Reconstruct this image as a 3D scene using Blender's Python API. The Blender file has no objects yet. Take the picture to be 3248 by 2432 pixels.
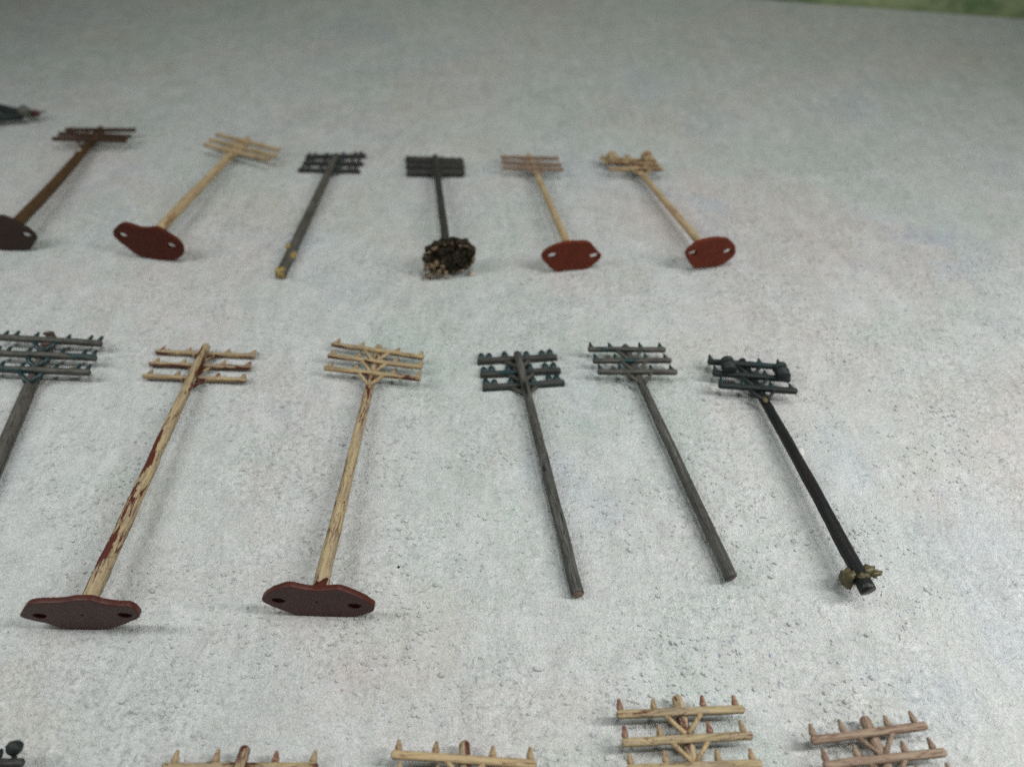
import bpy, bmesh, math, random
from mathutils import Vector, Matrix, noise
from mathutils.geometry import tessellate_polygon

# ------------------------------------------------------------------ camera, world, lamps (1 unit = 1 cm)
SC = bpy.context.scene
COL = SC.collection
R = math.radians
cd = bpy.data.cameras.new('camera'); cam = bpy.data.objects.new('camera', cd); COL.objects.link(cam)
cam.location = (0, 0, 20); cam.rotation_euler = (R(90 - 46.1), 0, 0)
cd.sensor_width = 36; cd.lens = 27.05; cd.clip_start = .5; cd.clip_end = 600
cd.dof.use_dof = True; cd.dof.focus_distance = 22.5; cd.dof.aperture_fstop = .086
SC.camera = cam
w = bpy.data.worlds.new('World'); SC.world = w; w.use_nodes = True
bg = w.node_tree.nodes['Background']; bg.inputs[0].default_value = (.93, 1, .97, 1); bg.inputs[1].default_value = .115
SC.view_settings.view_transform = 'Standard'; SC.view_settings.look = 'None'
SC.view_settings.exposure = 0; SC.view_settings.gamma = 1
SC.render.engine = 'CYCLES'; SC.cycles.use_denoising = False
SC.cycles.max_bounces = 6

def lamp(name, loc, target, sx, sy, power, col):
    ld = bpy.data.lights.new(name, 'AREA'); ld.shape = 'RECTANGLE'; ld.size = sx; ld.size_y = sy
    ld.energy = power; ld.color = col
    o = bpy.data.objects.new(name, ld); COL.objects.link(o); o.location = loc
    o.rotation_euler = (Vector(target) - Vector(loc)).to_track_quat('-Z', 'Y').to_euler()
    return o
lamp('right_lamp', (40, 8, 36), (13, 8, 0), 4, 34, 8700, (1, .995, .975)).data.spread = R(110)
lamp('left_lamp', (-42, 14, 38), (-18, 14, 0), 4, 34, 5000, (.965, 1, .98)).data.spread = R(110)
lamp('ceiling_lamp', (12, 28, 80), (10, 20, 0), 20, 20, 19500, (.985, 1, .985))

# world coordinates in cm: foot P0, tip P1, each crossarm's two ends and the foot outline in the pole's own frame
POLES = {
 'p7': {"P0": [-11.556, 9.944, 0.78], "P1": [-11.383, 20.844, 0.32], "L": 10.911, "arms": [[-1.917, 10.787, 1.887, 10.62], [-1.924, 10.115, 1.898, 9.97], [-1.92, 9.455, 1.898, 9.317]], "plate": [[-1.71, -0.06], [-1.3, 0.48], [-0.86, 0.59], [-0.35, 0.59], [0.12, 0.75], [0.53, 0.74], [0.73, 0.57], [1.11, 0.48], [1.42, 0.49], [1.55, 0.27], [1.54, -0.06], [1.27, -0.24], [0.91, -0.49], [0.44, -0.71], [-0.27, -0.78], [-0.82, -0.75], [-1.08, -0.51], [-1.42, -0.32], [-1.69, -0.19]], "holes": [[-1.18, -0.07], [1.16, 0.03], [-0.0, -0.01]]},
 'p8': {"P0": [-5.325, 10.35, 0.75], "P1": [-4.973, 20.975, 0.18], "L": 10.646, "arms": [[-1.76, 10.518, 1.783, 9.914], [-1.762, 9.881, 1.79, 9.368], [-1.756, 9.201, 1.807, 8.759]], "plate": [[-1.5, 0.06], [-1.23, 0.38], [-0.84, 0.63], [-0.61, 0.7], [-0.35, 0.6], [0.0, 0.52], [0.38, 0.56], [0.7, 0.64], [0.98, 0.45], [1.32, 0.18], [1.57, -0.18], [1.48, -0.42], [1.15, -0.62], [0.68, -0.77], [0.16, -0.77], [-0.67, -0.74], [-0.95, -0.53], [-1.2, -0.34], [-1.47, -0.12]], "holes": [[-1.06, 0.01], [1.01, -0.15], [-0.0, -0.0]]},
 'p9': {"P0": [-16.273, 11.607, 0.22], "P1": [-17.429, 21.44, 0.2], "L": 9.9, "arms": [[-1.828, 9.844, 2.163, 9.051], [-1.816, 9.002, 2.147, 8.285], [-1.794, 8.192, 2.122, 7.527]]},
 'p10': {"P0": [1.86, 10.802, 0.2], "P1": [0.193, 20.417, 0.34], "L": 9.76, "arms": [[-1.48, 9.849, 1.48, 9.571], [-1.482, 9.159, 1.466, 8.873], [-1.488, 8.491, 1.474, 8.261]]},
 'p11': {"P0": [6.273, 11.274, 0.28], "P1": [4.198, 20.831, 0.3], "L": 9.78, "arms": [[-1.449, 9.765, 1.355, 9.157], [-1.444, 9.143, 1.358, 8.575], [-1.437, 8.572, 1.358, 7.983]]},
 'p12': {"P0": [9.858, 10.638, 0.68], "P1": [8.42, 20.128, 0.25], "L": 9.608, "arms": [[-1.356, 9.571, 1.272, 8.863], [-1.381, 8.955, 1.23, 8.225], [-1.396, 8.323, 1.217, 7.619]], "pts": [[-0.82, 9.32], [0.96, 8.75], [-0.45, 0.46], [0.31, 0.32]]},
 'p13': {"P0": [5.363, -2.029, 0.3], "P1": [4.205, 7.803, 0.3], "L": 9.9, "arms": [[-1.643, 9.635, 1.571, 9.398], [-1.664, 8.961, 1.571, 8.761], [-1.666, 8.355, 1.568, 8.109]]},
 'p14': {"P0": [10.229, -2.523, 0.3], "P1": [8.83, 7.277, 0.3], "L": 9.9, "arms": [[-1.616, 9.578, 1.361, 9.515], [-1.557, 8.992, 1.497, 8.868], [-1.5, 8.4, 1.6, 8.25]]},
 'p15': {"P0": [-0.29, -3.173, 0.3], "P1": [-1.158, 6.689, 0.3], "L": 9.9, "arms": [[-1.778, 9.778, 1.694, 9.254], [-1.76, 9.2, 1.7, 8.75], [-1.74, 8.6, 1.72, 8.2]]},
 'p16': {"P0": [-7.381, -3.323, 0.4], "P1": [-6.47, 6.527, 0.45], "L": 9.892, "arms": [[-1.914, 9.381, 1.828, 9.727], [-1.9, 8.8, 1.84, 9.1], [-1.9, 8.2, 1.85, 8.45]]},
 'p17': {"P0": [-13.45, -3.454, 0.3], "P1": [-13.261, 6.445, 0.3], "L": 9.9, "arms": [[-1.6, 9.67, 1.619, 9.702], [-1.6, 9.0, 1.62, 9.05], [-1.6, 8.4, 1.62, 8.45]], "pts": [[1.34, 10.0]]},
 'p1': {"P0": [-21.512, 27.31, 0.8], "P1": [-21.452, 37.422, 0.25], "L": 10.127, "arms": [[-1.527, 9.513, 2.131, 9.485], [-1.664, 9.024, 2.154, 8.762], [-1.749, 8.487, 2.117, 8.284]], "plate": [[-1.45, 0.1], [-1.1, 0.6], [-0.5, 0.75], [0.11, 0.89], [0.35, 0.84], [0.75, 0.5], [1.11, 0.16], [1.2, -0.1], [1.13, -0.28], [0.9, -0.5], [0.75, -0.7], [0.36, -0.86], [-0.4, -0.85], [-1.1, -0.4]], "holes": [[0.84, -0.02], [-1.0, 0.0]]},
 'p2': {"P0": [-15.287, 26.694, 0.82], "P1": [-13.562, 36.369, 0.25], "L": 9.845, "arms": [[-1.611, 9.652, 2.305, 8.662], [-1.63, 9.013, 2.365, 8.006], [-1.653, 8.469, 2.246, 7.557]], "plate": [[-1.48, 0.31], [-1.15, 0.65], [-0.8, 0.85], [-0.37, 0.77], [0.01, 0.65], [0.67, 0.83], [0.97, 0.64], [1.37, 0.36], [1.54, 0.12], [1.53, -0.22], [1.38, -0.5], [0.97, -0.74], [0.33, -0.79], [-0.22, -0.77], [-0.75, -0.67], [-0.96, -0.39], [-1.39, -0.0]], "holes": [[-1.04, 0.24], [1.07, -0.01]]},
 'p3': {"P0": [-9.564, 25.273, 0.2], "P1": [-8.706, 34.58, 0.34], "L": 9.348, "arms": [[-1.627, 9.423, 1.361, 9.811], [-1.608, 8.846, 1.387, 9.06], [-1.656, 8.223, 1.4, 8.384]]},
 'p4': {"P0": [-2.664, 25.841, 0.85], "P1": [-3.806, 34.465, 0.34], "L": 8.714, "arms": [[-1.472, 9.093, 1.38, 8.501], [-1.474, 8.419, 1.378, 7.932], [-1.465, 7.709, 1.364, 7.293]]},
 'p5': {"P0": [2.479, 25.912, 0.75], "P1": [0.833, 34.769, 0.25], "L": 9.023, "arms": [[-1.481, 8.783, 1.321, 8.079], [-1.513, 8.285, 1.291, 7.442], [-1.551, 7.716, 1.291, 6.953]], "plate": [[-1.32, 0.11], [-1.07, 0.43], [-0.47, 0.64], [0.14, 0.61], [0.71, 0.56], [1.05, 0.07], [1.3, -0.23], [0.88, -0.6], [0.47, -0.85], [0.04, -0.64], [-0.63, -0.73], [-1.05, -0.31]], "holes": [[-0.85, 0.11], [0.93, -0.14]]},
 'p6': {"P0": [8.156, 25.998, 0.75], "P1": [5.706, 34.647, 0.25], "L": 9.004, "arms": [[-1.46, 8.984, 1.073, 7.799], [-1.455, 8.459, 1.032, 7.405], [-1.456, 7.754, 1.034, 6.987]], "plate": [[-1.1, 0.21], [-0.93, 0.47], [-0.59, 0.72], [0.22, 0.74], [0.86, 0.54], [1.2, 0.06], [1.19, -0.3], [0.8, -0.61], [0.47, -0.67], [-0.21, -0.56], [-0.59, -0.61], [-0.88, -0.19]], "holes": [[-0.79, 0.21], [0.84, -0.02]], "pts": [[-1.03, 8.7], [0.7, 8.09]]},
}

# ------------------------------------------------------------------ node helpers
class NT:
    def __init__(s, name):
        s.m = bpy.data.materials.new(name); s.m.use_nodes = True; s.t = s.m.node_tree
        s.b = s.t.nodes['Principled BSDF']
    def n(s, typ, **kw):
        x = s.t.nodes.new(typ)
        for k, v in kw.items(): setattr(x, k, v)
        return x
    def l(s, a, b): s.t.links.new(a, b)
    def val(s, sock, v):
        if hasattr(v, 'node'): s.l(v, sock)
        else: sock.default_value = v
    def coord(s, scale=(1, 1, 1), rot=(0, 0, 0), loc=(0, 0, 0), jitter=False):
        tc = s.n('ShaderNodeTexCoord'); mp = s.n('ShaderNodeMapping')
        s.l(tc.outputs['Object'], mp.inputs[0])
        mp.inputs['Scale'].default_value = scale; mp.inputs['Rotation'].default_value = rot
        mp.inputs['Location'].default_value = loc
        if jitter:
            oi = s.n('ShaderNodeObjectInfo'); mu = s.n('ShaderNodeVectorMath', operation='SCALE')
            cb = s.n('ShaderNodeCombineXYZ'); mm = s.math('MULTIPLY', oi.outputs['Random'], 37.)
            for i in range(3): s.l(mm, cb.inputs[i])
            ad = s.n('ShaderNodeVectorMath', operation='ADD'); s.l(mp.outputs[0], ad.inputs[0]); s.l(cb.outputs[0], ad.inputs[1])
            return ad.outputs[0]
        return mp.outputs[0]
    def math(s, op, a, b=0., c=0.):
        x = s.n('ShaderNodeMath', operation=op)
        s.val(x.inputs[0], a); s.val(x.inputs[1], b); s.val(x.inputs[2], c); return x.outputs[0]
    def noise(s, co, scale, detail=3, rough=.55, dist=0., col=False):
        x = s.n('ShaderNodeTexNoise'); s.l(co, x.inputs['Vector'])
        x.inputs['Scale'].default_value = scale; x.inputs['Detail'].default_value = detail
        x.inputs['Roughness'].default_value = rough; x.inputs['Distortion'].default_value = dist
        return x.outputs['Color' if col else 0]
    def vor(s, co, scale, feature='F1', out='Distance', rnd=1.):
        x = s.n('ShaderNodeTexVoronoi', feature=feature); s.l(co, x.inputs['Vector'])
        x.inputs['Scale'].default_value = scale; x.inputs['Randomness'].default_value = rnd
        return x.outputs[out]
    def step(s, v, lo, hi, a=0., b=1.):
        x = s.n('ShaderNodeMapRange'); s.val(x.inputs[0], v); x.inputs[1].default_value = lo; x.inputs[2].default_value = hi
        x.inputs[3].default_value = a; x.inputs[4].default_value = b; return x.outputs[0]
    def mix(s, f, a, b, mode='MIX'):
        x = s.n('ShaderNodeMix', data_type='RGBA', blend_type=mode)
        s.val(x.inputs[0], f)
        for sock, v in ((x.inputs[6], a), (x.inputs[7], b)):
            if hasattr(v, 'node'): s.l(v, sock)
            else: sock.default_value = (*v, 1) if len(v) == 3 else v
        return x.outputs[2]
    def color(s, v):
        if hasattr(v, 'node'): s.l(v, s.b.inputs['Base Color'])
        else: s.b.inputs['Base Color'].default_value = (*v, 1)
    def bump(s, h, strength=.3, dist=.02, prev=None):
        x = s.n('ShaderNodeBump'); x.inputs['Strength'].default_value = strength; x.inputs['Distance'].default_value = dist
        s.l(h, x.inputs['Height'])
        if prev is not None: s.l(prev, x.inputs['Normal'])
        return x.outputs[0]
    def normal(s, v): s.l(v, s.b.inputs['Normal'])
    def rough(s, v): s.val(s.b.inputs['Roughness'], v)

# ------------------------------------------------------------------ materials
def board_material():
    k = NT('printed_concrete_board')
    co = k.coord()
    warp = k.n('ShaderNodeVectorMath', operation='ADD')
    wn = k.noise(co, .25, 3, .5, 0, True); ws = k.n('ShaderNodeVectorMath', operation='SCALE'); k.l(wn, ws.inputs[0]); ws.inputs[3].default_value = 2.2
    k.l(co, warp.inputs[0]); k.l(ws.outputs[0], warp.inputs[1]); wc = warp.outputs[0]
    base = (.54, .555, .54)
    def tint(loc, scale, lo, hi, col, amt, src, detail=4):
        nonlocal c
        m = k.n('ShaderNodeMapping'); k.l(wc, m.inputs[0]); m.inputs['Location'].default_value = loc
        f = k.step(k.noise(m.outputs[0], scale, detail, .6, .6), lo, hi, 0, amt)
        c = k.mix(f, src, col)
    c = base
    tint((3, 1, 0), .10, .48, .68, (.55, .475, .46), 1., c)      # pinkish clouds
    tint((13, 7, 0), .11, .5, .68, (.42, .51, .465), 1., c)      # greenish clouds
    tint((31, 5, 0), .14, .54, .70, (.43, .49, .56), .8, c)      # bluish clouds
    tint((51, 15, 0), .12, .55, .7, (.51, .49, .40), .8, c)       # yellowish clouds
    tint((5, 55, 0), .55, .52, .72, (.63, .64, .645), .8, c, 5)    # pale brushed patches
    tint((25, 35, 0), .9, .56, .75, (.40, .41, .40), .6, c, 5)    # darker brushed patches
    # brush streaks
    sc = k.n('ShaderNodeMapping'); k.l(wc, sc.inputs[0]); sc.inputs['Scale'].default_value = (2.0, .45, 1); sc.inputs['Rotation'].default_value = (0, 0, .5)
    st = k.noise(sc.outputs[0], .9, 5, .65, 1.2)
    c = k.mix(k.step(st, .38, .60, 0, 1), k.mix(.24, c, (.33, .345, .335)), k.mix(.22, c, (.70, .71, .70)))
    # blue printed flecks in a few zones, dark pits elsewhere
    fz = k.step(k.noise(co, .16, 1, .5), .50, .58)
    fl = k.step(k.vor(k.coord((1, 1.5, 1), (0, 0, .4)), 4.0), .19, .11)
    pick = k.step(k.noise(co, 1.7, 2), .5, .6)
    c = k.mix(k.math('MULTIPLY', k.math('MULTIPLY', fl, fz), k.math('MULTIPLY', pick, .85)), c, (.16, .19, .33))
    fl2 = k.step(k.vor(k.coord((1, 1.3, 1), (0, 0, .1), (9, 4, 0)), 2.6), .10, .05)
    pick2 = k.step(k.noise(co, .8, 3), .57, .65)
    c = k.mix(k.math('MULTIPLY', fl2, k.math('MULTIPLY', pick2, .6)), c, (.16, .17, .165))
    dz = k.n('ShaderNodeVectorMath', operation='DISTANCE'); k.l(co, dz.inputs[0]); dz.inputs[1].default_value = (6.4, 8.9, 0)
    fz2 = k.math('MULTIPLY', k.step(dz.outputs['Value'], 3.2, 1.4), k.step(k.noise(co, 2.4, 2), .46, .54))
    fl3 = k.step(k.vor(k.coord((1.5, .8, 1), (0, 0, -.5)), 2.9), .22, .12)
    c = k.mix(k.math('MULTIPLY', k.math('MULTIPLY', fl3, fz2), .8), c, (.13, .17, .26))
    # blue smudge
    tc = k.coord(); d = k.n('ShaderNodeVectorMath', operation='DISTANCE'); k.l(wc, d.inputs[0]); d.inputs[1].default_value = (19.4, 28.9, 1.1)
    sm = k.math('MULTIPLY', k.step(d.outputs['Value'], 3.2, .6), k.step(k.noise(co, .8, 4, .6), .4, .65, 0, .55))
    c = k.mix(sm, c, (.30, .39, .52))
    # sandy grain
    g1 = k.noise(co, 15, 3, .75, .3); g2 = k.noise(co, 5.5, 5, .68, .5)
    c = k.mix(k.step(g1, .34, .66, 0, 1), k.mix(.19, c, (.16, .17, .165)), k.mix(.20, c, (.87, .88, .87)))
    zone = k.step(k.noise(co, .22, 5, .65), .44, .58, .1, 1)
    c = k.mix(k.step(k.noise(wc, 1.5, 5, .7, .4),   .45, .66, 0, .22), c, (.30, .315, .305))
    c = k.mix(k.step(k.noise(k.coord((1, 1, 1), (0, 0, 0), (8, 2, 0)), 1.1, 5, .65, .6), .5, .66, 0, .26), c, (.72, .725, .73))
    c = k.mix(k.math('MULTIPLY', k.step(g2, .52, .66, 0, .6), zone), c, (.20, .215, .205))
    c = k.mix(k.math('MULTIPLY', k.step(g2, .45, .32, 0, .5), zone), c, (.74, .75, .745))
    gc = k.noise(co, 15, 2, .6, 0, True); c = k.mix(.14, c, gc, 'OVERLAY')
    jw = k.n('ShaderNodeVectorMath', operation='ADD'); jn = k.n('ShaderNodeVectorMath', operation='SCALE')
    k.l(k.noise(co, 3.2, 2, .5, 0, True), jn.inputs[0]); jn.inputs[3].default_value = .32
    k.l(co, jw.inputs[0]); k.l(jn.outputs[0], jw.inputs[1]); jc = jw.outputs[0]
    peb = k.step(k.vor(jc, 3.3), .40, .04)                       # raised crumbs of the embossed texture
    pebz = k.step(k.noise(co, 1.3, 4, .65), .53, .60)
    pm = k.math('MULTIPLY', peb, pebz)
    pit = k.math('MULTIPLY', k.step(k.vor(k.coord((1, 1.2, 1), (0, 0, .7), (4, 9, 0)), 4.6), .22, .06), k.step(k.noise(co, 1.0, 3, .6, .0), .50, .40))
    c = k.mix(k.math('MULTIPLY', pm, .35), c, (.76, .77, .77))
    c = k.mix(k.math('MULTIPLY', pit, .12), c, (.24, .25, .245))
    k.color(c)
    k.rough(k.step(g2, .3, .7, .26, .48))
    k.b.inputs['Specular IOR Level'].default_value = .5
    nrm = k.bump(g1, .9, .04)
    nrm = k.bump(k.math('SUBTRACT', 1., g2), .7, .09, nrm)
    nrm = k.bump(pm, .9, .05, nrm)
    nrm = k.bump(k.noise(wc, 1.6, 4, .6), .4, .16, nrm)
    k.normal(nrm)
    return k.m

def green_material():
    k = NT('mottled_green_board'); co = k.coord()
    a = k.noise(co, .35, 4, .6, .8); b = k.noise(k.coord((1, 1, 2), (0, 0, 0), (7, 3, 1)), .22, 3, .6, .5)
    c = k.mix(k.step(a, .38, .62), (.13, .22, .10), (.36, .44, .22))
    c = k.mix(k.step(b, .45, .65, 0, .8), c, (.50, .54, .30))
    c = k.mix(k.step(k.noise(co, 1.1, 4), .56, .7, 0, .6), c, (.14, .20, .12))
    k.color(c); k.rough(.8); k.normal(k.bump(k.noise(co, 6, 4), .4, .05)); return k.m

def painted(name, base, second, chip, chip_lo=.60, chip_hi=.66, second_amt=.8, fleck=None, rough=.55, bias=0., sec_lo=.48, top=0.):
    """brush painted plastic: paint, a second tone in long streaks, chips that show what is under it"""
    k = NT(name)
    co = k.coord((1, .16, 1), jitter=True); cf = k.coord((1, .55, 1), jitter=True)
    c = k.mix(k.step(k.noise(co, 5.5, 4, .6, .4), sec_lo, sec_lo + .14, 0, second_amt), base, second)
    c = k.mix(k.step(k.noise(cf, 9, 3), .35, .7, 0, .45), c, tuple(min(1, x * 1.3) for x in base))
    chipn = k.noise(co, 4.2, 5, .68, .5)
    if bias:
        sx = k.n('ShaderNodeSeparateXYZ'); tcn = k.n('ShaderNodeTexCoord'); k.l(tcn.outputs['Object'], sx.inputs[0])
        side = k.math('MULTIPLY', k.step(sx.outputs[0], .10, .01), k.step(k.math('ABSOLUTE', k.math('SUBTRACT', sx.outputs[1], 3.9)), 3.6, 2.2))
        chipn = k.math('ADD', chipn, k.math('MULTIPLY', side, bias))
    if top:
        sy = k.n('ShaderNodeSeparateXYZ'); tcy = k.n('ShaderNodeTexCoord'); k.l(tcy.outputs['Object'], sy.inputs[0])
        chipn = k.math('ADD', chipn, k.step(sy.outputs[1], 8.0, 8.8, 0, top))
    gro = k.step(k.noise(k.coord((1, .07, 1), jitter=True), 15, 4, .7, .3), .52, .66, 0, .75)
    c = k.mix(gro, c, tuple(x * .42 for x in base))
    crack = k.step(k.math('ABSOLUTE', k.math('SUBTRACT', k.noise(k.coord((1, .09, 1), jitter=True), 4.6, 3, .6, .3), .5)), .020, .008)
    crack = k.math('MULTIPLY', crack, k.step(k.noise(cf, 1.6, 3), .42, .5))
    c = k.mix(k.math('MULTIPLY', crack, .6), c, tuple(x * .6 for x in chip))
    cm = k.step(chipn, chip_lo, chip_hi)
    c = k.mix(cm, c, chip)
    if fleck is not None:
        fz = k.step(k.noise(cf, 3.5, 2), .45, .6)
        ff = k.step(k.noise(cf, 22, 3, .7), .56, .62)
        c = k.mix(k.math('MULTIPLY', k.math('MULTIPLY', fz, ff), .85), c, fleck)
    k.b.inputs['Specular IOR Level'].default_value = .3
    k.color(c); k.rough(k.mix(cm, (rough,) * 3, (.38,) * 3))
    n = k.bump(k.math('SUBTRACT', 1., cm), .5, .02)
    n = k.bump(k.noise(cf, 14, 4, .65), .55, .02, n)
    n = k.bump(k.noise(co, 9, 3), .4, .03, n)
    n = k.bump(k.math('SUBTRACT', 1., gro), .6, .02, n)
    k.normal(n)
    return k.m

def plain(name, col, col2=None, rough=.45, scale=9, bump=.3, spec=.5, sss=0.):
    k = NT(name); co = k.coord(jitter=True)
    if col2: k.color(k.mix(k.step(k.noise(co, scale, 4, .6), .38, .65), col, col2))
    else: k.color(col)
    k.rough(rough); k.b.inputs['Specular IOR Level'].default_value = spec
    if sss:
        k.b.inputs['Subsurface Weight'].default_value = sss; k.b.inputs['Subsurface Radius'].default_value = (.15, .03, .02)
        k.b.inputs['Subsurface Scale'].default_value = 1.
    if bump: k.normal(k.bump(k.noise(co, scale * 1.6, 4), bump, .02))
    return k.m

RED = (.085, .019, .011); CREAM = (.375, .295, .165); MAUVE = (.265, .20, .155)
M = dict(
  board=board_material(), green=green_material(),
  tan_chipped=painted('tan_paint_over_red_brown', CREAM, MAUVE, RED, .60, .63, .7, fleck=(.13, .06, .04), bias=.165, sec_lo=.44, top=.09),
  tan=painted('tan_paint', CREAM, MAUVE, RED, .585, .61, .85, fleck=(.13, .06, .04), sec_lo=.45, top=.10),
  tan_pink=painted('mauve_tan_paint', (.275, .20, .14), (.215, .135, .10), (.12, .035, .022), .66, .69, .8, sec_lo=.42),
  tan_light=painted('light_tan_paint', (.42, .315, .175), (.34, .225, .14), (.2, .06, .03), .66, .69, .6),
  tan_red=painted('tan_rubbed_to_red', (.42, .29, .155), (.30, .16, .09), RED, .50, .55, .8),
  grey_mid=painted('mid_grey_weathered_paint', (.062, .06, .054), (.16, .155, .14), (.014, .013, .012), .60, .64, .6, fleck=(.01, .01, .009), rough=.45),
  grey_arm=painted('grey_paint_with_teal_patches', (.088, .082, .07), (.05, .046, .04), (.010, .042, .046), .56, .575, .6, fleck=(.016, .015, .014), rough=.5),
  grey_arm_dark=painted('dark_grey_paint_with_teal_patches', (.055, .052, .046), (.03, .029, .026), (.008, .036, .040), .54, .56, .6, fleck=(.012, .012, .011), rough=.5),
  peg_tan=painted('tan_peg', (.34, .25, .145), (.26, .165, .10), (.16, .035, .02), .60, .64, .6),
  peg_red=plain('red_brown_peg', (.14, .04, .025), (.28, .18, .11), .5),
  grey=painted('grey_weathered_paint', (.085, .08, .068), (.045, .042, .036), (.02, .018, .016), .64, .68, .6, fleck=(.016, .015, .014), rough=.5),
  grey_dark=painted('dark_grey_paint', (.042, .042, .038), (.026, .026, .024), (.02, .02, .02), .62, .66, .7, fleck=(.012, .012, .012), rough=.45),
  black=painted('brown_black_plastic', (.010, .0125, .0135), (.018, .014, .012), (.05, .03, .026), .66, .72, .7, rough=.33),
  black_green=painted('green_black_plastic', (.016, .022, .022), (.034, .031, .024), (.012, .03, .033), .56, .62, .6, rough=.5),
  brown=painted('dark_brown_plastic', (.075, .04, .016), (.05, .026, .012), (.11, .07, .03), .62, .7, .7, rough=.5),
  brown_dark=painted('umber_plastic', (.05, .024, .012), (.035, .02, .012), (.12, .075, .03), .6, .68, .7, rough=.55),
  teal=plain('teal_paint', (.008, .038, .044), (.014, .022, .025), .42, 14),
  plate_red=plain('red_brown_plastic', (.072, .0145, .008), (.06, .012, .007), .42, 3, .08, .32, .4),
  plate_orange=plain('warm_red_brown_plastic', (.13, .022, .008), (.105, .018, .007), .55, 3, .08, .22, .3),
  plate_deep=plain('deep_red_brown_plastic', (.08, .013, .005), (.062, .010, .004), .5, 3, .08, .2, .3),
  plate_dark=plain('umber_plate_plastic', (.03, .013, .006), (.02, .009, .005), .5, 3, .08, .35, .0),
  endcut=plain('bare_plastic_cut_end', (.11, .055, .035), (.3, .2, .13), .5, 18),
  darkcut=plain('dark_cut_end', (.06, .022, .018), (.03, .016, .014), .3, 12),
  glue=plain('ochre_glue', (.115, .095, .045), (.06, .05, .022), .5, 6, .3, .4),
  glue_yellow=plain('yellow_glue', (.40, .28, .07), (.2, .145, .05), .4, 10, .5),
  brownpaint=plain('brown_blob_paint', (.09, .052, .04), (.06, .045, .03), .5, 10),
  soil=plain('black_scatter_soil', (.010, .0085, .006), (.045, .033, .018), .85, 7, .8, .2),
  gravel=plain('tan_gravel', (.30, .205, .125), (.10, .068, .038), .8, 5, .5),
  red=plain('dark_red_plastic', (.10, .01, .015), None, .4), ball=plain('olive_grey_plastic', (.10, .10, .075), (.07, .07, .06), .5),
  crumb=plain('pale_crumb', (.55, .47, .36), None, .8), grit=plain('black_grit', (.015, .015, .015), None, .8),
  fluff=plain('white_fluff', (.62, .62, .60), None, .9),
)

# ------------------------------------------------------------------ mesh helpers
def link(name, bm, mats, parent=None, mat=None, smooth=True):
    me = bpy.data.meshes.new(name)
    bmesh.ops.recalc_face_normals(bm, faces=bm.faces)
    bm.to_mesh(me); bm.free()
    return link_mesh(name, me, mats, parent, mat, smooth)
def link_mesh(name, me, mats, parent=None, mat=None, smooth=True):
    if not isinstance(mats, (list, tuple)): mats = [mats]
    if not me.materials:
        for m in mats: me.materials.append(m)
        me.polygons.foreach_set('use_smooth', [smooth] * len(me.polygons))
    o = bpy.data.objects.new(name, me); COL.objects.link(o)
    if parent: o.parent = parent
    if mat is not None: o.matrix_local = mat
    return o
def tag(o, label, cat, group=None, kind=None):
    if label: o['label'] = label
    if cat: o['category'] = cat
    if group: o['group'] = group
    if kind: o['kind'] = kind
    return o
def nz(p, s, seed): return noise.noise(Vector(p) * s + Vector((seed * 7.3, seed * 3.1, seed * 1.7)))

def tube(bm, pts, radii, sides=12, cap=True, rnd=0., seed=0, flat=1.):
    """rings along a list of points; returns the rings"""
    pts = [Vector(p) for p in pts]; rings = []
    for i, p in enumerate(pts):
        d = (pts[min(i + 1, len(pts) - 1)] - pts[max(i - 1, 0)]).normalized()
        u = Vector((0, 0, 1)).cross(d)
        u = Vector((1, 0, 0)) if u.length < 1e-4 else u.normalized()
        v = d.cross(u)
        ring = []
        for k in range(sides):
            a = 2 * math.pi * k / sides
            q = u * math.cos(a) + v * math.sin(a) * flat
            r = radii[i]
            if rnd: r *= 1 + rnd * .7 * nz((q.x * 2.2, p.y * .22, q.z * 2.2), 1., seed + 7) + rnd * nz(tuple(p * .5 + q * .9), 2.2, seed) + rnd * .6 * nz(tuple(p + q * .4), 6, seed + 3)
            ring.append(bm.verts.new(p + q * r))
        rings.append(ring)
    for a, b in zip(rings, rings[1:]):
        for k in range(sides):
            bm.faces.new((a[k], a[(k + 1) % sides], b[(k + 1) % sides], b[k]))
    if cap:
        for r in (rings[0], rings[-1]):
            f = bm.faces.new(r)
    return rings

def shaft_mesh(L, r0, r1, seed, bend=0., rnd=.10, blunt=True, tip='round', sides=16, n=80, flare=0.):
    bm = bmesh.new(); pts, rad = [], []
    for i in range(n):
        t = i / (n - 1); y = t * L
        pts.append((bend * math.sin(math.pi * t) + .012 * nz((0, y, 0), .8, seed), y, .01 * nz((3, y, 0), .9, seed)))
        rad.append((r0 + (r1 - r0) * t) * (1 + flare * max(0, 1 - y / 1.1) ** 2))
    if tip == 'round':
        for dy, f in ((.05, .86), (.09, .55)):
            pts.append((0, L + dy, 0)); rad.append(r1 * f)
    pts.insert(0, (0, -.03, 0)); rad.insert(0, r0 * (.86 if blunt else .97))
    rings = tube(bm, pts, rad, sides, True, rnd, seed)
    bm.faces.ensure_lookup_table()
    bm.faces[-2].material_index = 1
    return bm

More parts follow.
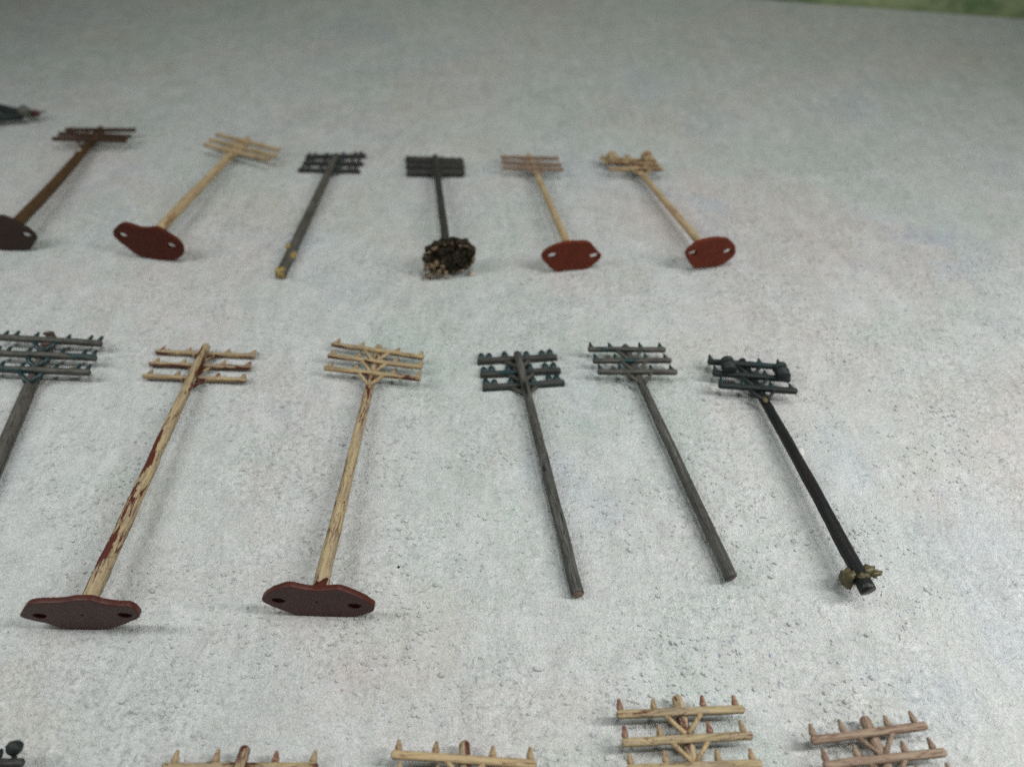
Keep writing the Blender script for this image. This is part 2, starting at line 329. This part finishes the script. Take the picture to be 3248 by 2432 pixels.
def arm_mesh(L, wy, wz, seed, side_mat=True):
    """bar along local Y, width wy across (X), depth wz (Z); rounded edges and ends; the underside face keeps bare plastic"""
    bm = bmesh.new(); n = 26; c = .28
    prof = []
    for sx, sz in ((1, 1), (-1, 1), (-1, -1), (1, -1)):
        a = [(sx * .5, sz * (.5 - c)), (sx * (.5 - c * .3), sz * (.5 - c * .3)), (sx * (.5 - c), sz * .5)]
        if sx * sz < 0: a = a[::-1]
        prof += a
    rings = []
    ys = [-.5 * L - .05, -.5 * L - .02] + [-.5 * L + L * i / (n - 1) for i in range(n)] + [.5 * L + .02, .5 * L + .05]
    fs = [.5, .85] + [1.] * n + [.85, .5]
    for y, f in zip(ys, fs):
        ring = []
        for (px, pz) in prof:
            k1 = 1 + .10 * nz((px * 3, y, pz * 3), 2.2, seed)
            ring.append(bm.verts.new((px * wy * f * k1 + .012 * nz((0, y, 1), 1.1, seed), y, pz * wz * f * k1 + .012 * nz((5, y, 1), 1.1, seed))))
        rings.append(ring)
    m = len(prof)
    for a, b in zip(rings, rings[1:]):
        for k in range(m): bm.faces.new((a[k], a[(k + 1) % m], b[(k + 1) % m], b[k]))
    bm.faces.new(rings[0]); bm.faces.new(rings[-1])
    if side_mat:
        for f in bm.faces:
            ce = f.calc_center_median()
            if ce.x > wy * .41 and abs(ce.y) < L * .5: f.material_index = 1
            if ce.z < -wz * .3: f.material_index = 1
    return bm

PEGS = {
  'bottle': [(0, .045), (.02, .05), (.045, .078), (.09, .08), (.17, .055), (.215, .047), (.25, .04), (.27, .02)],
  'small': [(0, .075), (.04, .085), (.08, .062), (.12, .06), (.17, .04), (.2, .022)],
  'thorn': [(0, .085), (.05, .08), (.12, .052), (.2, .03), (.24, .012)],
  'flat': [(0, .088), (.05, .085), (.16, .064), (.26, .05), (.27, .03)],
  'thumb': [(0, .08), (.09, .082), (.16, .072), (.21, .05), (.235, .02)],
}
PEGMESH = {}
def peg_mesh(kind, mat, s=1.):
    key = (kind, mat.name, s)
    if key in PEGMESH: return PEGMESH[key]
    bm = bmesh.new(); P = PEGS[kind]
    lean = .05 if kind == 'thorn' else 0
    tube(bm, [(-lean * (y / .24), y * s, lean * .5 * (y / .24)) for y, r in P], [r * s for y, r in P], 10, True, .08, 5, .85)
    me = bpy.data.meshes.new('insulator'); bmesh.ops.recalc_face_normals(bm, faces=bm.faces); bm.to_mesh(me); bm.free()
    me.materials.append(mat); me.polygons.foreach_set('use_smooth', [True] * len(me.polygons))
    PEGMESH[key] = me; return me

def lump(bm, c, r, seed, rough=.35, sub=3, sc=1.5):
    b2 = bmesh.new(); bmesh.ops.create_icosphere(b2, subdivisions=sub, radius=1)
    vm = {}
    for v in b2.verts:
        d = v.co.normalized(); k = 1 + rough * nz(tuple(d), sc, seed) + rough * .5 * nz(tuple(d), sc * 2.7, seed + 9)
        vm[v] = bm.verts.new((c[0] + d.x * r[0] * k, c[1] + d.y * r[1] * k, c[2] + d.z * r[2] * k))
    for f in b2.faces: bm.faces.new([vm[v] for v in f.verts])
    b2.free()

def smooth_loop(pts, it=2):
    for _ in range(it):
        q = []
        for i in range(len(pts)):
            a, b = pts[i], pts[(i + 1) % len(pts)]
            q.append((a[0] * .78 + b[0] * .22, a[1] * .78 + b[1] * .22)); q.append((a[0] * .22 + b[0] * .78, a[1] * .22 + b[1] * .78))
        pts = q
    return pts

def plate_object(root, outline, holes, mat, seed, th=.18, dimple=True):
    """slab with an uneven outline and two oval holes, standing square to the shaft (local XZ plane)"""
    cu = bpy.data.curves.new('base_plate', 'CURVE'); cu.dimensions = '2D'; cu.fill_mode = 'BOTH'
    cu.extrude = th / 2 - .022; cu.bevel_depth = .022; cu.bevel_resolution = 2
    loops = [[(x + .02 * nz((x, z, 8), 11, seed) + .018 * nz((x, z, 0), 4, seed) + .02 * nz((x, z, 0), 9, seed), z + .024 * nz((x, z, 3), 4, seed)) for x, z in smooth_loop([(p[0], p[1]) for p in outline], 2)]]
    for hx, hz in holes[:2]:
        loops.append([(hx + (.21 + .012 * math.sin(3 * a + seed)) * math.cos(a), hz + .14 * math.sin(a)) for a in [2 * math.pi * i / 20 for i in range(20)]])
    if dimple:
        loops.append([(.055 * math.cos(a), .045 * math.sin(a)) for a in [2 * math.pi * i / 10 for i in range(10)]])
    for lp in loops:
        sp = cu.splines.new('POLY'); sp.points.add(len(lp) - 1); sp.use_cyclic_u = True
        for i, (x, z) in enumerate(lp): sp.points[i].co = (x, z, 0, 1)
    tmp = bpy.data.objects.new('tmp_plate', cu); COL.objects.link(tmp)
    dg = bpy.context.evaluated_depsgraph_get(); dg.update()
    me = bpy.data.meshes.new_from_object(tmp.evaluated_get(dg)); bpy.data.objects.remove(tmp); bpy.data.curves.remove(cu)
    me.name = 'base_plate'; me.materials.clear()
    bm = bmesh.new(); bm.from_mesh(me); bmesh.ops.remove_doubles(bm, verts=bm.verts, dist=.0005)
    me2 = bpy.data.meshes.new('base_plate'); bm.to_mesh(me2); bm.free(); bpy.data.meshes.remove(me)
    me2.materials.append(mat)
    me2.polygons.foreach_set('use_smooth', [abs(f.normal.z) < .96 for f in me2.polygons])
    o = bpy.data.objects.new('base_plate', me2); COL.objects.link(o); o.parent = root
    o.matrix_local = Matrix.Translation((0, 0, 0)) @ Matrix.Rotation(R(90), 4, 'X')
    mod = o.modifiers.new('split', 'EDGE_SPLIT'); mod.split_angle = R(50)
    return o

# ------------------------------------------------------------------ the model poles
GROUP = 'model telephone poles laid out on the grey board'
def frame(P0, P1):
    P0, P1 = Vector(P0), Vector(P1); Y = (P1 - P0).normalized(); X = Y.cross(Vector((0, 0, 1))).normalized(); Z = X.cross(Y)
    m = Matrix((X, Y, Z)).transposed().to_4x4(); m.translation = P0
    return m
def make_pole(key, label, shaft, arm, peg, pegmat, front=True, fr=(.04, .31, .70, .96), r=(.22, .15), awz=(.15, .16),
              bend=0., flare=0., bw=1., plate=None, brace=None, under=None, tip='round', extra=0., pegs=1., seed=0, rnd=.09, cut='endcut', shift=0., alt=None):
    d = POLES[key]; seed = seed or int(key[1:])
    root = bpy.data.objects.new('telephone_pole', None); COL.objects.link(root); root.empty_display_size = .5
    root.matrix_world = frame(d['P0'], d['P1'])
    tag(root, label, 'model pole', GROUP)
    link('shaft', shaft_mesh(d['L'], r[0], r[1], seed, bend, rnd, tip=tip, flare=flare), [M[shaft], M[cut]], root)
    s = 1 if front else -1
    za = s * (r[1] + awz[1] * .5 - .05)
    rng = random.Random(seed)
    for ai, (x0, y0, x1, y1) in enumerate(d['arms']):
        a, b = Vector((x0 + .05, y0, za)), Vector((x1 - .05, y1, za)); dv = (b - a); L = dv.length; u = dv.normalized(); mid = (a + b) / 2
        nrm = Vector((0, 0, 1)); up = nrm.cross(u)
        # bar length along its local Y, local X points to the pole's foot, local Z to the viewer side
        m = Matrix((-up, u, nrm)).transposed().to_4x4(); m.translation = mid
        o = link('crossarm', arm_mesh(L, awz[0], awz[1], seed * 10 + ai), [M[arm], M[under or arm]], root, m)
        for f in fr:
            mm = peg_mesh(peg, M[(alt if alt and rng.random() < .3 else pegmat)], pegs)
            pj = bpy.data.objects.new('insulator', mm); COL.objects.link(pj); pj.parent = o
            pj.matrix_local = Matrix.Translation((-(awz[0] * .5 - .02), (f - .5) * L, 0)) @ Matrix.Rotation(R(90 + rng.uniform(-5, 5)), 4, 'Z') @ Matrix.Diagonal((1, rng.uniform(.9, 1.1), 1, 1))
        # two braces from the bar down to the shaft
        sp = .60; cxp = .0
        for q in (-1, 1):
            t = (cxp - x0) / (x1 - x0)
            py = y0 + (y1 - y0) * t
            top = Vector((q * .44, py + (y1 - y0) / (x1 - x0) * q * .44 - .06, za))
            ft = Vector((q * r[1] * .35, py - sp * .85, s * (r[1] * .78)))
            bm = bmesh.new(); tube(bm, [top, top.lerp(ft, .5) + Vector((0, 0, .0)), ft], [.07 * bw, .058 * bw, .075 * bw], 7, True, .12, seed + ai)
            bo = link('brace', bm, M[brace or arm], root)
    if plate:
        plate_object(root, d['plate'], d['holes'], M[plate], seed)
    return root

def collar(root, mat, r, seed):
    bm = bmesh.new(); tube(bm, [(0, .05, 0), (.0, .25, .01), (.02, .42, .02), (.10, .62, .03)], [r * 1.3, r * 1.15, r * 1.03, r * .7], 18, True, .25, seed)
    return link('base_collar', bm, M[mat], root)
def cap_transformer(root, x, y, z, mat, r=.25, L=.52):
    bm = bmesh.new()
    tube(bm, [(0, -L / 2 - .03, 0), (0, -L / 2, 0), (0, -L * .1, 0), (0, -L * .06, 0), (0, L * .02, 0), (0, L * .06, 0), (0, L * .36, 0), (0, L * .38, 0), (0, L / 2, 0), (0, L / 2 + .05, 0)],
         [r * .7, r * .94, r * .94, r * 1.02, r * 1.02, r * .94, r * .94, r * 1.06, r * 1.04, r * .6], 18, True, .04, 3)
    return link('transformer', bm, M[mat], root, Matrix.Translation((x, y, z)) @ Matrix.Rotation(R(-4), 4, 'Z'))
def blob(root, name, mat, lumps, label=None, rough=.45, sc=1.5):
    bm = bmesh.new()
    for i, (c, r) in enumerate(lumps): lump(bm, c, r, i + len(name), rough, 3, sc)
    o = link(name, bm, M[mat], root)
    if label: o['label'] = label
    return o

SIX = (.04, .14, .345, .625, .825, .925)
p7 = make_pole('p7', 'tan pole with long red-brown chips and a red-brown foot, leftmost tan pole of middle row', 'tan_chipped', 'tan', 'small', 'peg_tan', front=False, r=(.225, .155), plate='plate_red', under='tan_red', fr=(.05, .32, .72, .975), rnd=.16, brace='tan', pegs=1.4)
p8 = make_pole('p8', 'clean tan pole with red-brown foot between the chipped tan pole and the grey poles', 'tan', 'tan', 'small', 'peg_tan', r=(.225, .135), plate='plate_red', under='tan_red', fr=(.04, .31, .71, .975), awz=(.17, .17), pegs=1.35, brace='tan_light')
collar(p8, 'plate_red', .21, 5)
p9 = make_pole('p9', 'grey pole with teal insulators and brown blob on its tip, cut by left edge', 'grey', 'grey_arm', 'flat', 'teal', r=(.27, .2), fr=(.045, .145, .34, .66, .87, .965), awz=(.21, .24), pegs=1.1, bw=1.3, alt=None, brace='teal', rnd=.05)
blob(p9, 'glue_blob', 'brownpaint', [((.0, 9.9, .22), (.19, .1, .12))], 'brown blob on the tip')
blob(p9, 'glue_blob', 'brownpaint', [((.1, 9.3, .2), (.2, .12, .12))])
blob(p9, 'glue_blob', 'glue', [((1.45, 7.83, .24), (.17, .06, .09))], 'ochre dab on the lowest crossarm')
p10 = make_pole('p10', 'footless grey pole with rounded teal insulators, its shaft lying over the crossarms', 'grey_mid', 'grey_arm_dark', 'thumb', 'teal', front=False, r=(.19, .15), fr=SIX, awz=(.21, .30), rnd=.07, pegs=1.55, bw=1.35, brace='grey')
p11 = make_pole('p11', 'footless grey pole with thin thorn-shaped teal insulators, beside the glossy black pole', 'grey_mid', 'grey_arm', 'thorn', 'teal', r=(.19, .14), fr=(.03, .29, .69, .95), awz=(.18, .18), cut='darkcut', rnd=.08, brace='grey', pegs=1.25)
p12 = make_pole('p12', 'glossy black pole with two barrel transformers and ochre glue round its foot', 'black', 'black_green', 'thorn', 'teal', r=(.21, .155), fr=(.03, .31, .69, .95), awz=(.2, .2), cut='darkcut', rnd=.06, pegs=1.25, bend=.05, flare=.12)
cap_transformer(p12, -.82, 9.02, .42, 'black_green'); cap_transformer(p12, .93, 8.42, .42, 'black_green')
blob(p12, 'glue_blob', 'glue', [((-.26, .56, -.16), (.20, .26, .34))], 'lump of ochre glue left of the shaft', .55)
blob(p12, 'glue_blob', 'glue', [((.27, .60, -.06), (.23, .19, .26))], 'jagged ochre glue right of the shaft', .7, 1.6)
blob(p12, 'glue_blob', 'glue', [((.47, .48, .0), (.19, .10, .10))], 'pointed tip of ochre glue', .6, 1.6)
blob(p12, 'glue_blob', 'glue', [((-.02, .36, .19), (.16, .10, .05))], None, .9, 2.4)
blob(p12, 'paint_fleck', 'glue', [((-.05, 7.4, .2), (.09, .14, .05))])
p13 = make_pole('p13', 'tan pole top in the front row, the only one there showing three crossarms', 'tan', 'tan', 'bottle', 'peg_tan', r=(.19, .135), fr=(.02, .29, .69, .95), awz=(.2, .16), pegs=1.12, alt='peg_red', brace='tan_light')
p14 = make_pole('p14', 'mauve-tan pole top with tilted crossarms in the bottom right corner', 'tan_pink', 'tan_pink', 'bottle', 'tan_pink', r=(.19, .14), fr=(.02, .29, .69, .93), awz=(.2, .16), pegs=1.12)
p15 = make_pole('p15', 'yellow-tan pole top at the bottom edge showing one crossarm over a square shaft end', 'tan', 'tan_light', 'bottle', 'peg_tan', r=(.19, .135), fr=(.035, .30, .705, .97), awz=(.2, .16), pegs=1.15)
p16 = make_pole('p16', 'tan pole top at bottom edge with red-brown insulators, shaft lying over its crossarm', 'tan', 'tan', 'bottle', 'peg_tan', front=False, r=(.19, .14), fr=(.06, .33, .725, .975), awz=(.19, .16), pegs=1.2, alt='peg_red')
p17 = make_pole('p17', 'grey crossarm end with a round dark teal insulator in the bottom left corner', 'grey', 'grey_dark', 'thumb', 'teal', r=(.19, .14), fr=(.3, .65, .8), awz=(.2, .2))
for x in (1.36, .72):
    bm = bmesh.new(); lump(bm, (x, 9.97, .40), (.19, .18, .18), 4, .12)
    tube(bm, [(x, 9.68, .12), (x, 9.9, .34)], [.07, .06], 8)
    o = link('insulator', bm, M['black_green'], p17); o['label'] = 'round dark teal insulator'
p1 = make_pole('p1', 'dark brown pole with a dark brown foot, back row beside the left edge', 'brown', 'brown_dark', 'small', 'brown_dark', r=(.25, .19), plate='plate_dark', fr=(.04, .31, .71, .97), awz=(.18, .2), brace='brown_dark', bend=.13)
blob(p1, 'paint_fleck', 'crumb', [((.1, 7.35, .2), (.07, .1, .04))])
p2 = make_pole('p2', 'tan pole with red-brown foot and sloping crossarms, right of the dark brown pole', 'tan_light', 'tan_light', 'small', 'tan_light', r=(.22, .155), plate='plate_deep', fr=(.04, .31, .71, .97), awz=(.17, .18), bend=-.06)
p3 = make_pole('p3', 'dark grey pole with yellow glue on its foot and no base, back row', 'grey', 'grey_dark', 'thumb', 'grey_dark', front=False, r=(.225, .16), fr=SIX, awz=(.22, .22), pegs=1.3, alt='teal', rnd=.05, brace='teal')
blob(p3, 'glue_blob', 'glue_yellow', [((0, .12, .13), (.2, .2, .14)), ((-.02, -.02, 0), (.2, .08, .2))], 'yellow glue on the end of the shaft', .4)
blob(p3, 'glue_blob', 'glue_yellow', [((.2, 1.25, .08), (.1, .26, .12))], 'yellow glue on the right of the shaft', .7)
blob(p3, 'glue_blob', 'glue_yellow', [((-.12, 1.75, .12), (.14, .2, .1))], 'yellow glue higher on the shaft', .7)
p4 = make_pole('p4', 'dark grey pole rooted in a black clod of scatter soil, back row', 'grey_dark', 'grey_dark', 'thumb', 'grey_dark', front=False, r=(.19, .15), fr=SIX, awz=(.38, .26), rnd=.05)
bm = bmesh.new(); rs = random.Random(4)
lump(bm, (.05, -.0, .0), (.90, .42, .62), 3, .3, 4, 1.6)
for i in range(34):
    a = rs.uniform(0, 2 * math.pi)
    lump(bm, (.05 + .92 * math.cos(a), -.2 + rs.uniform(-.2, .2), .70 * math.sin(a) + (.08 if math.cos(a) > 0 else -.06)), [rs.uniform(.10, .19)] * 3, i + 40, .9, 2, 2.2)
for i in range(150):
    a = rs.uniform(0, 2 * math.pi); e = rs.uniform(-1, 1); q = math.sqrt(1 - e * e)
    lump(bm, (.05 + 1.0 * math.cos(a) * q, -.38 * abs(e) - .04, .70 * math.sin(a) * q + (.06 if math.cos(a) > 0 else -.04)), [rs.uniform(.06, .16)] * 3, i, .8, 1, 2.5)
link('soil_clod', bm, M['soil'], p4, smooth=False)
bm = bmesh.new()
for i in range(130):
    if i < 75: c = (rs.uniform(-1.0, -.1), rs.uniform(-.56, -.36), rs.uniform(-.82, -.05))
    else:
        a = rs.uniform(0, 6.28); c = (.05 + 1.0 * math.cos(a), rs.uniform(-.5, -.2), .68 * math.sin(a) + (.05 if math.cos(a) > 0 else 0))
    lump(bm, c, [rs.uniform(.03, .12), rs.uniform(.03, .07), rs.uniform(.025, .07)], i, .6, 1, 2)
g = link('gravel', bm, M['gravel'], p4, smooth=False); g['kind'] = 'stuff'
p5 = make_pole('p5', 'pinkish tan pole with six-sided red-brown foot, directly right of the soil clod pole', 'tan_light', 'tan_pink', 'small', 'tan_pink', r=(.17, .12), plate='plate_orange', fr=(.04, .31, .71, .97), awz=(.17, .17))
p6 = make_pole('p6', 'yellow-tan pole with two small transformers and a red-brown foot, rightmost of the back row', 'tan_light', 'tan_light', 'small', 'tan_light', r=(.17, .12), plate='plate_orange', fr=(.03, .31, .71, .97), awz=(.17, .18), under='tan_red')
cap_transformer(p6, -1.0, 8.45, .36, 'tan_light', .24, .5); t = cap_transformer(p6, .62, 7.95, .36, 'tan_light', .25, .5)
blob(p6, 'paint_fleck', 'peg_red', [((.58, 7.85, .62), (.15, .13, .07))]); blob(p6, 'paint_fleck', 'peg_red', [((-.35, 7.8, .3), (.16, .05, .05))])

# dark pole end reaching in at the left edge
root = bpy.data.objects.new('telephone_pole', None); COL.objects.link(root)
root.matrix_world = frame((-35.25, 36.6, .42), (-25.75, 38.55, .42))
tag(root, 'dark pole end with grey ball and dark red tip at the upper left edge', 'model pole', GROUP)
link('shaft', shaft_mesh(9.4, .40, .19, 21, 0, .14), [M['black_green'], M['darkcut']], root)
blob(root, 'ball_cap', 'ball', [((.10, 9.72, .30), (.30, .30, .28))], 'olive grey ball', .3)
blob(root, 'red_tip', 'red', [((-.12, 10.12, .03), (.16, .22, .17))], None, .4)
blob(root, 'red_tip', 'ball', [((.0, 10.45, .12), (.06, .26, .06))], None, .3)
bm = bmesh.new(); tube(bm, [(-2.1, 7.2, -.22), (-1.2, 8.5, -.2), (-.35, 10.0, -.08)], [.26, .22, .15], 10, True, .1, 3)
link('crossarm', bm, M['black_green'], root)

# ------------------------------------------------------------------ bits lying on the board
def bit(name, label, cat, mat, c, r, seed, rough=.5):
    bm = bmesh.new(); lump(bm, (0, 0, 0), r, seed, rough, 2)
    o = link(name, bm, M[mat]); o.location = (c[0], c[1], r[2] * .75); tag(o, label, cat); return o
bit('crumb', 'pale crumb lying right of the black soil clod', 'crumb', 'crumb', (-1.67, 25.53), (.16, .1, .09), 1)
bit('grit', 'tiny black speck of grit right of the clean tan pole', 'grit', 'grit', (-3.33, 11.77), (.038, .035, .03), 2)
bit('lint', 'white fluff against the middle of the black pole', 'lint', 'fluff', (9.62, 16.1), (.10, .2, .018), 3)
def fibre(name, label, pts, r, mat):
    bm = bmesh.new(); tube(bm, pts, [r] * len(pts), 5); o = link(name, bm, M[mat]); tag(o, label, 'fibre'); return o
fibre('fibre', 'short white fibre curled on the board below the black grit speck', [(-2.66, 10.95, .02), (-2.5, 11.03, .05), (-2.36, 11.2, .06), (-2.27, 11.42, .02)], .01, 'fluff')

# ------------------------------------------------------------------ board and backdrop
def far(x): return 56.12 - .2099 * (x - 17.46)
me = bpy.data.meshes.new('table_surface'); bm = bmesh.new()
top = [bm.verts.new((x, y, 0)) for x, y in ((-90, -40), (90, -40), (90, far(90)), (-90, far(-90)))]
bot = [bm.verts.new((v.co.x, v.co.y, -.6)) for v in top]
bm.faces.new(top); bm.faces.new(bot[::-1])
for i in range(4): bm.faces.new((top[i], bot[i], bot[(i + 1) % 4], top[(i + 1) % 4]))
o = link('table_surface', bm, M['board'], smooth=False); tag(o, None, None, kind='structure')
# embossed crumbs of the board's texture, in loose clusters
rs = random.Random(11); verts, faces = [], []
tries = 0
while len(faces) < 8200 * 12 and tries < 200000:
    tries += 1
    x, y = rs.uniform(-21, 23), rs.uniform(4.5, 34)
    if abs(x) > 4 + y * .78: continue
    z = .55 * noise.noise(Vector((x * .33, y * .33, 3.1))) + .45 * noise.noise(Vector((x * 1.1, y * 1.1, 8.4)))
    if z < rs.uniform(-.16, .40): continue
    r = rs.uniform(.026, .06) * (1.6 if rs.random() < .12 else 1); h = r * rs.uniform(.5, 1.0); a0 = rs.uniform(0, 6.28); el = rs.uniform(.6, 1)
    b = len(verts)
    for rr, zz in ((1, -.002), (.72, h * .7)):
        for i in range(6):
            a = a0 + i * math.pi / 3; q = r * rr * rs.uniform(.8, 1.15)
            px, py = q * math.cos(a), q * math.sin(a) * el
            verts.append((x + px * math.cos(a0) - py * math.sin(a0), y + px * math.sin(a0) + py * math.cos(a0), zz))
    verts.append((x, y, h))
    for i in range(6):
        j = (i + 1) % 6
        faces += [(b + i, b + j, b + 6 + j, b + 6 + i), (b + 6 + i, b + 6 + j, b + 12)]
me = bpy.data.meshes.new('surface_crumbs'); me.from_pydata(verts, [], faces); me.update()
co = link_mesh('surface_crumbs', me, M['board'], o, smooth=False); co['kind'] = 'stuff'
bm = bmesh.new(); bmesh.ops.create_cube(bm, size=1)
for v in bm.verts: v.co = Vector((v.co.x * 180, v.co.y * .6, v.co.z * 24 + 11.4))
bmesh.ops.bevel(bm, geom=bm.edges[:], offset=.06, segments=2, affect='EDGES')
o = link('backdrop_board', bm, M['green'], smooth=False)
o.location = (17.46 + .12, 56.12 + .42, 0); o.rotation_euler = (0, 0, math.atan(-.2099))
tag(o, 'mottled green board standing behind the far edge of the grey board', 'backdrop board')
